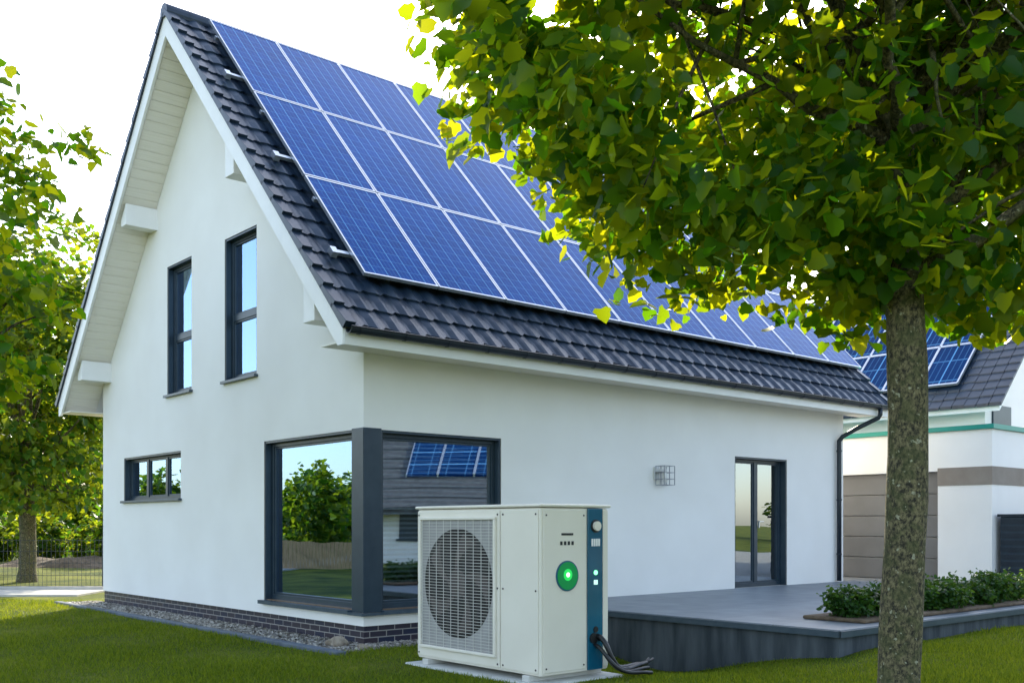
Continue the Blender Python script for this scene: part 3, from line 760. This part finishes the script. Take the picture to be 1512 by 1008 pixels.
simple_house('neighbour_house',(17.5,14.5,0),R(-90),13,11,M_stucco,M_roofb,1.9,.8)

# ------------------------------------------------------------------ trees
ext=[]
rs=np.random.RandomState(77)
for (x,z) in ((-2.9,4.3),(-2.75,4.0),(-2.55,3.75),(-2.35,3.5),(-2.1,3.3),(-1.85,3.15),(-1.6,3.02),(-1.3,2.92),(-1.0,2.86),(-.6,2.8),(-.2,2.78),(.4,2.8),(.9,2.83),(1.4,2.85),(2.0,2.9),(-2.95,4.7),(-2.95,5.1)):
    for k in range(6): ext.append((x+rs.uniform(-.05,.55),rs.uniform(-.9,1.1),z+rs.uniform(0,.55)))
make_tree('linden_tree',(2.5,6.5,-.25),2.75,.135,.118,(.25,.45,5.55),(3.3,2.3,2.9),860,42,.118,.20,11,M_leaf,nlimb=34,shell=.40,gap=True,extra=ext,lumpy=.55)
ext2=[]
for k in range(10): ext2.append((rs.uniform(.8,1.75),rs.uniform(-.6,.6),rs.uniform(2.75,3.3)))
make_tree('linden_tree',(-6.35,9.8,-.4),2.3,.12,.09,(0,0,4.55),(2.1,1.9,1.7),170,42,.115,.20,21,M_leaf,nlimb=20,shell=.35,extra=ext2)
make_tree('maple_tree',(-12.4,26,-.4),2.4,.22,.18,(0,0,5.2),(3.3,3.4,3.5),440,42,.17,.34,31,M_leaf2,nlimb=22,shell=.4)
make_tree('maple_tree',(-17.5,33,-.4),2.2,.22,.18,(0,0,5.2),(3.8,3.4,3.4),260,36,.28,.42,41,M_leaf2,nlimb=18,shell=.4)
dt=empty('distant_trees')
dm=[crown_mesh('distant_crown',(2.6,2.6,2.9),130,22,.40,.5,s,M_leaf2,.5,center=(0,0,3.0))[0] for s in (51,52,53)]
rs=random.Random(12)
def dtree(x,y,k,z=-.6):
    o=bpy.data.objects.new('tree_clump',dm[rs.randrange(3)]); o.location=(x,y,z); o.scale=(k*rs.uniform(.9,1.3),k*rs.uniform(.9,1.3),k); o.rotation_euler=(0,0,rs.uniform(0,6.3)); link(o,dt)
for i in range(26): dtree(-70+i*3.6+rs.uniform(-1,1),60+rs.uniform(-6,8),rs.uniform(.8,1.15))
for i in range(12): dtree(-34+i*2.2,40+rs.uniform(-2,2),rs.uniform(.3,.5))
for i in range(20): dtree(-62-rs.uniform(0,8),-22+i*4.4,rs.uniform(.5,1.0))
for i in range(14): dtree(32+i*4.5,55-i*2+rs.uniform(-3,3),rs.uniform(.8,1.1))
for i in range(16): dtree(-45+i*6,-34+rs.uniform(-4,4),rs.uniform(.7,1.0))
for p in ((-25,17.2,.62),(-36,25,.7)): dtree(*p)

wf=empty('wooden_fence'); b=MB()
M_wood=pmat('fence_wood',(.42,.26,.12),(.55,.36,.19),5,.7,bump=.2,stretch=(8,8,.6))
y=2.0
while y<30:
    x=-21-(y-2)*.03
    b.box(x-.012,x+.012,y,y+.115,-.38,.52+.02*math.sin(y*7)); y+=.13
b.obj('boards',M_wood,wf)
wf2=empty('wire_fence'); b=MB()
M_wire=pmat('fence_metal',(.04,.045,.05),rough=.5,metal=.4)
for x in np.arange(-24.4,-6,2.5): b.box(x-.025,x+.025,23.38,23.43,-.5,.78)
b.obj('posts',M_wire,wf2)
b=MB()
x=-26.
while x<-6.5: b.box(x-.003,x+.003,23.395,23.401,-.38,.72); x+=.10
for z in (-.35,-.1,.18,.45,.70): b.box(-26,-6.5,23.402,23.41,z-.005,z+.005)
b.obj('mesh',M_wire,wf2)
b=MB(); b.box(-40,-8.8,20.6,22.3,-.5,-.36); b.obj('pavement',M_pave)
b=MB(); b.box(-40,-8.8,22.305,22.42,-.5,-.30); b.obj('pavement_kerb',M_pave)
bm=bmesh.new(); bmesh.ops.create_icosphere(bm,subdivisions=4,radius=1)
for v in bm.verts: v.co=Vector((v.co.x*5,v.co.y*2.4,max(v.co.z,-.1)*.8*(1+.2*math.sin(v.co.x*9)*math.cos(v.co.y*7))))
me=bpy.data.meshes.new('soil_mound'); bm.to_mesh(me); bm.free(); me.materials.append(M_soil)
o=bpy.data.objects.new('soil_mound',me); o.location=(-14.5,36,-.9); link(o)

# ------------------------------------------------------------------ grass blades
rs=np.random.RandomState(8)
def inhouse(x,y):
    dx,dy=x+1.77,y-12.13; ca,sa=math.cos(ANG),math.sin(ANG)
    t=dx*ca+dy*sa; s=-dx*sa+dy*ca
    a=(t>-.72)&(t<Lh)&(s>-.42)&(s<9.4)
    c=(t>2.48)&(s>-4.85)&(s<.2)
    dx,dy=x-.258,y-9.22; t=dx*ca+dy*sa; s=-dx*sa+dy*ca
    p=(t>-.11)&(t<1.02)&(s>-.12)&(s<2.02)
    return a|c|p
N0=340000
yy=7.6+(rs.rand(N0)**1.6)*12; xx=(rs.rand(N0)*1.12-.56)*yy
k=~inhouse(xx,yy); xx,yy=xx[k],yy[k]
zz=gh(xx,yy)-.005; N=len(xx)
nr=np.stack([rs.normal(size=N),rs.normal(size=N)-.6,rs.normal(size=N)*.25],1); ax=rs.normal(size=(N,3))*np.array([.5,.5,.1])+np.array([0,0,1])
BV=[(-.10,0,0),(.10,0,0),(0,1,.12)]; BF=[(0,1,2)]
patch=.70+.6*(np.sin(xx*2.1+yy*.7)*np.sin(yy*1.9-xx*.5)*.5+.5)
me=repmesh('lawn_grass',BV,BF,np.stack([xx,yy,zz],1),basis(nr,ax),rs.uniform(.018,.052,N)*(1+.02*yy)*patch,M_grassb)
link(bpy.data.objects.new('lawn_grass',me))

# ------------------------------------------------------------------ light, world, camera
L=bpy.data.lights.new('sun','SUN'); L.energy=8; L.angle=R(.5); L.color=(1,.90,.68)
lo=bpy.data.objects.new('sun',L); lo.rotation_euler=sv.to_track_quat('Z','Y').to_euler(); link(lo)
w=bpy.data.worlds.new('World'); scene.world=w; w.use_nodes=True
n=w.node_tree.nodes; l=w.node_tree.links; bg=n['Background']
sk=n.new('ShaderNodeTexSky'); sk.sky_type='NISHITA'; sk.sun_disc=False; sk.sun_elevation=el; sk.sun_rotation=az; sk.dust_density=1.2; sk.air_density=1.0; sk.ozone_density=1
hs=n.new('ShaderNodeHueSaturation'); hs.inputs['Saturation'].default_value=.8
l.new(sk.outputs[0],hs.inputs['Color']); l.new(hs.outputs[0],bg.inputs['Color']); bg.inputs['Strength'].default_value=.54
tc=n.new('ShaderNodeTexCoord'); dp=n.new('ShaderNodeVectorMath'); dp.operation='DOT_PRODUCT'; dp.inputs[1].default_value=sv
nm=n.new('ShaderNodeVectorMath'); nm.operation='NORMALIZE'; l.new(tc.outputs['Generated'],nm.inputs[0]); l.new(nm.outputs[0],dp.inputs[0])
gt=n.new('ShaderNodeMath'); gt.operation='GREATER_THAN'; gt.inputs[1].default_value=math.cos(R(.75)); l.new(dp.outputs['Value'],gt.inputs[0])
m1=n.new('ShaderNodeMath'); m1.operation='MULTIPLY'; m1.inputs[1].default_value=20; l.new(gt.outputs[0],m1.inputs[0])
bg2=n.new('ShaderNodeBackground'); bg2.inputs['Color'].default_value=(1,.93,.75,1); l.new(m1.outputs[0],bg2.inputs['Strength'])
ad=n.new('ShaderNodeAddShader'); l.new(bg.outputs[0],ad.inputs[0]); l.new(bg2.outputs[0],ad.inputs[1]); l.new(ad.outputs[0],n['World Output'].inputs[0])

cam=bpy.data.cameras.new('camera'); co=bpy.data.objects.new('camera',cam); link(co)
co.location=(0,0,1.05); co.rotation_euler=(R(90),0,0); cam.lens=35.76; cam.sensor_width=36; cam.shift_y=.179; cam.clip_end=2000; cam.clip_start=.1
scene.camera=co
scene.view_settings.view_transform='Standard'; scene.view_settings.look='None'; scene.view_settings.exposure=0
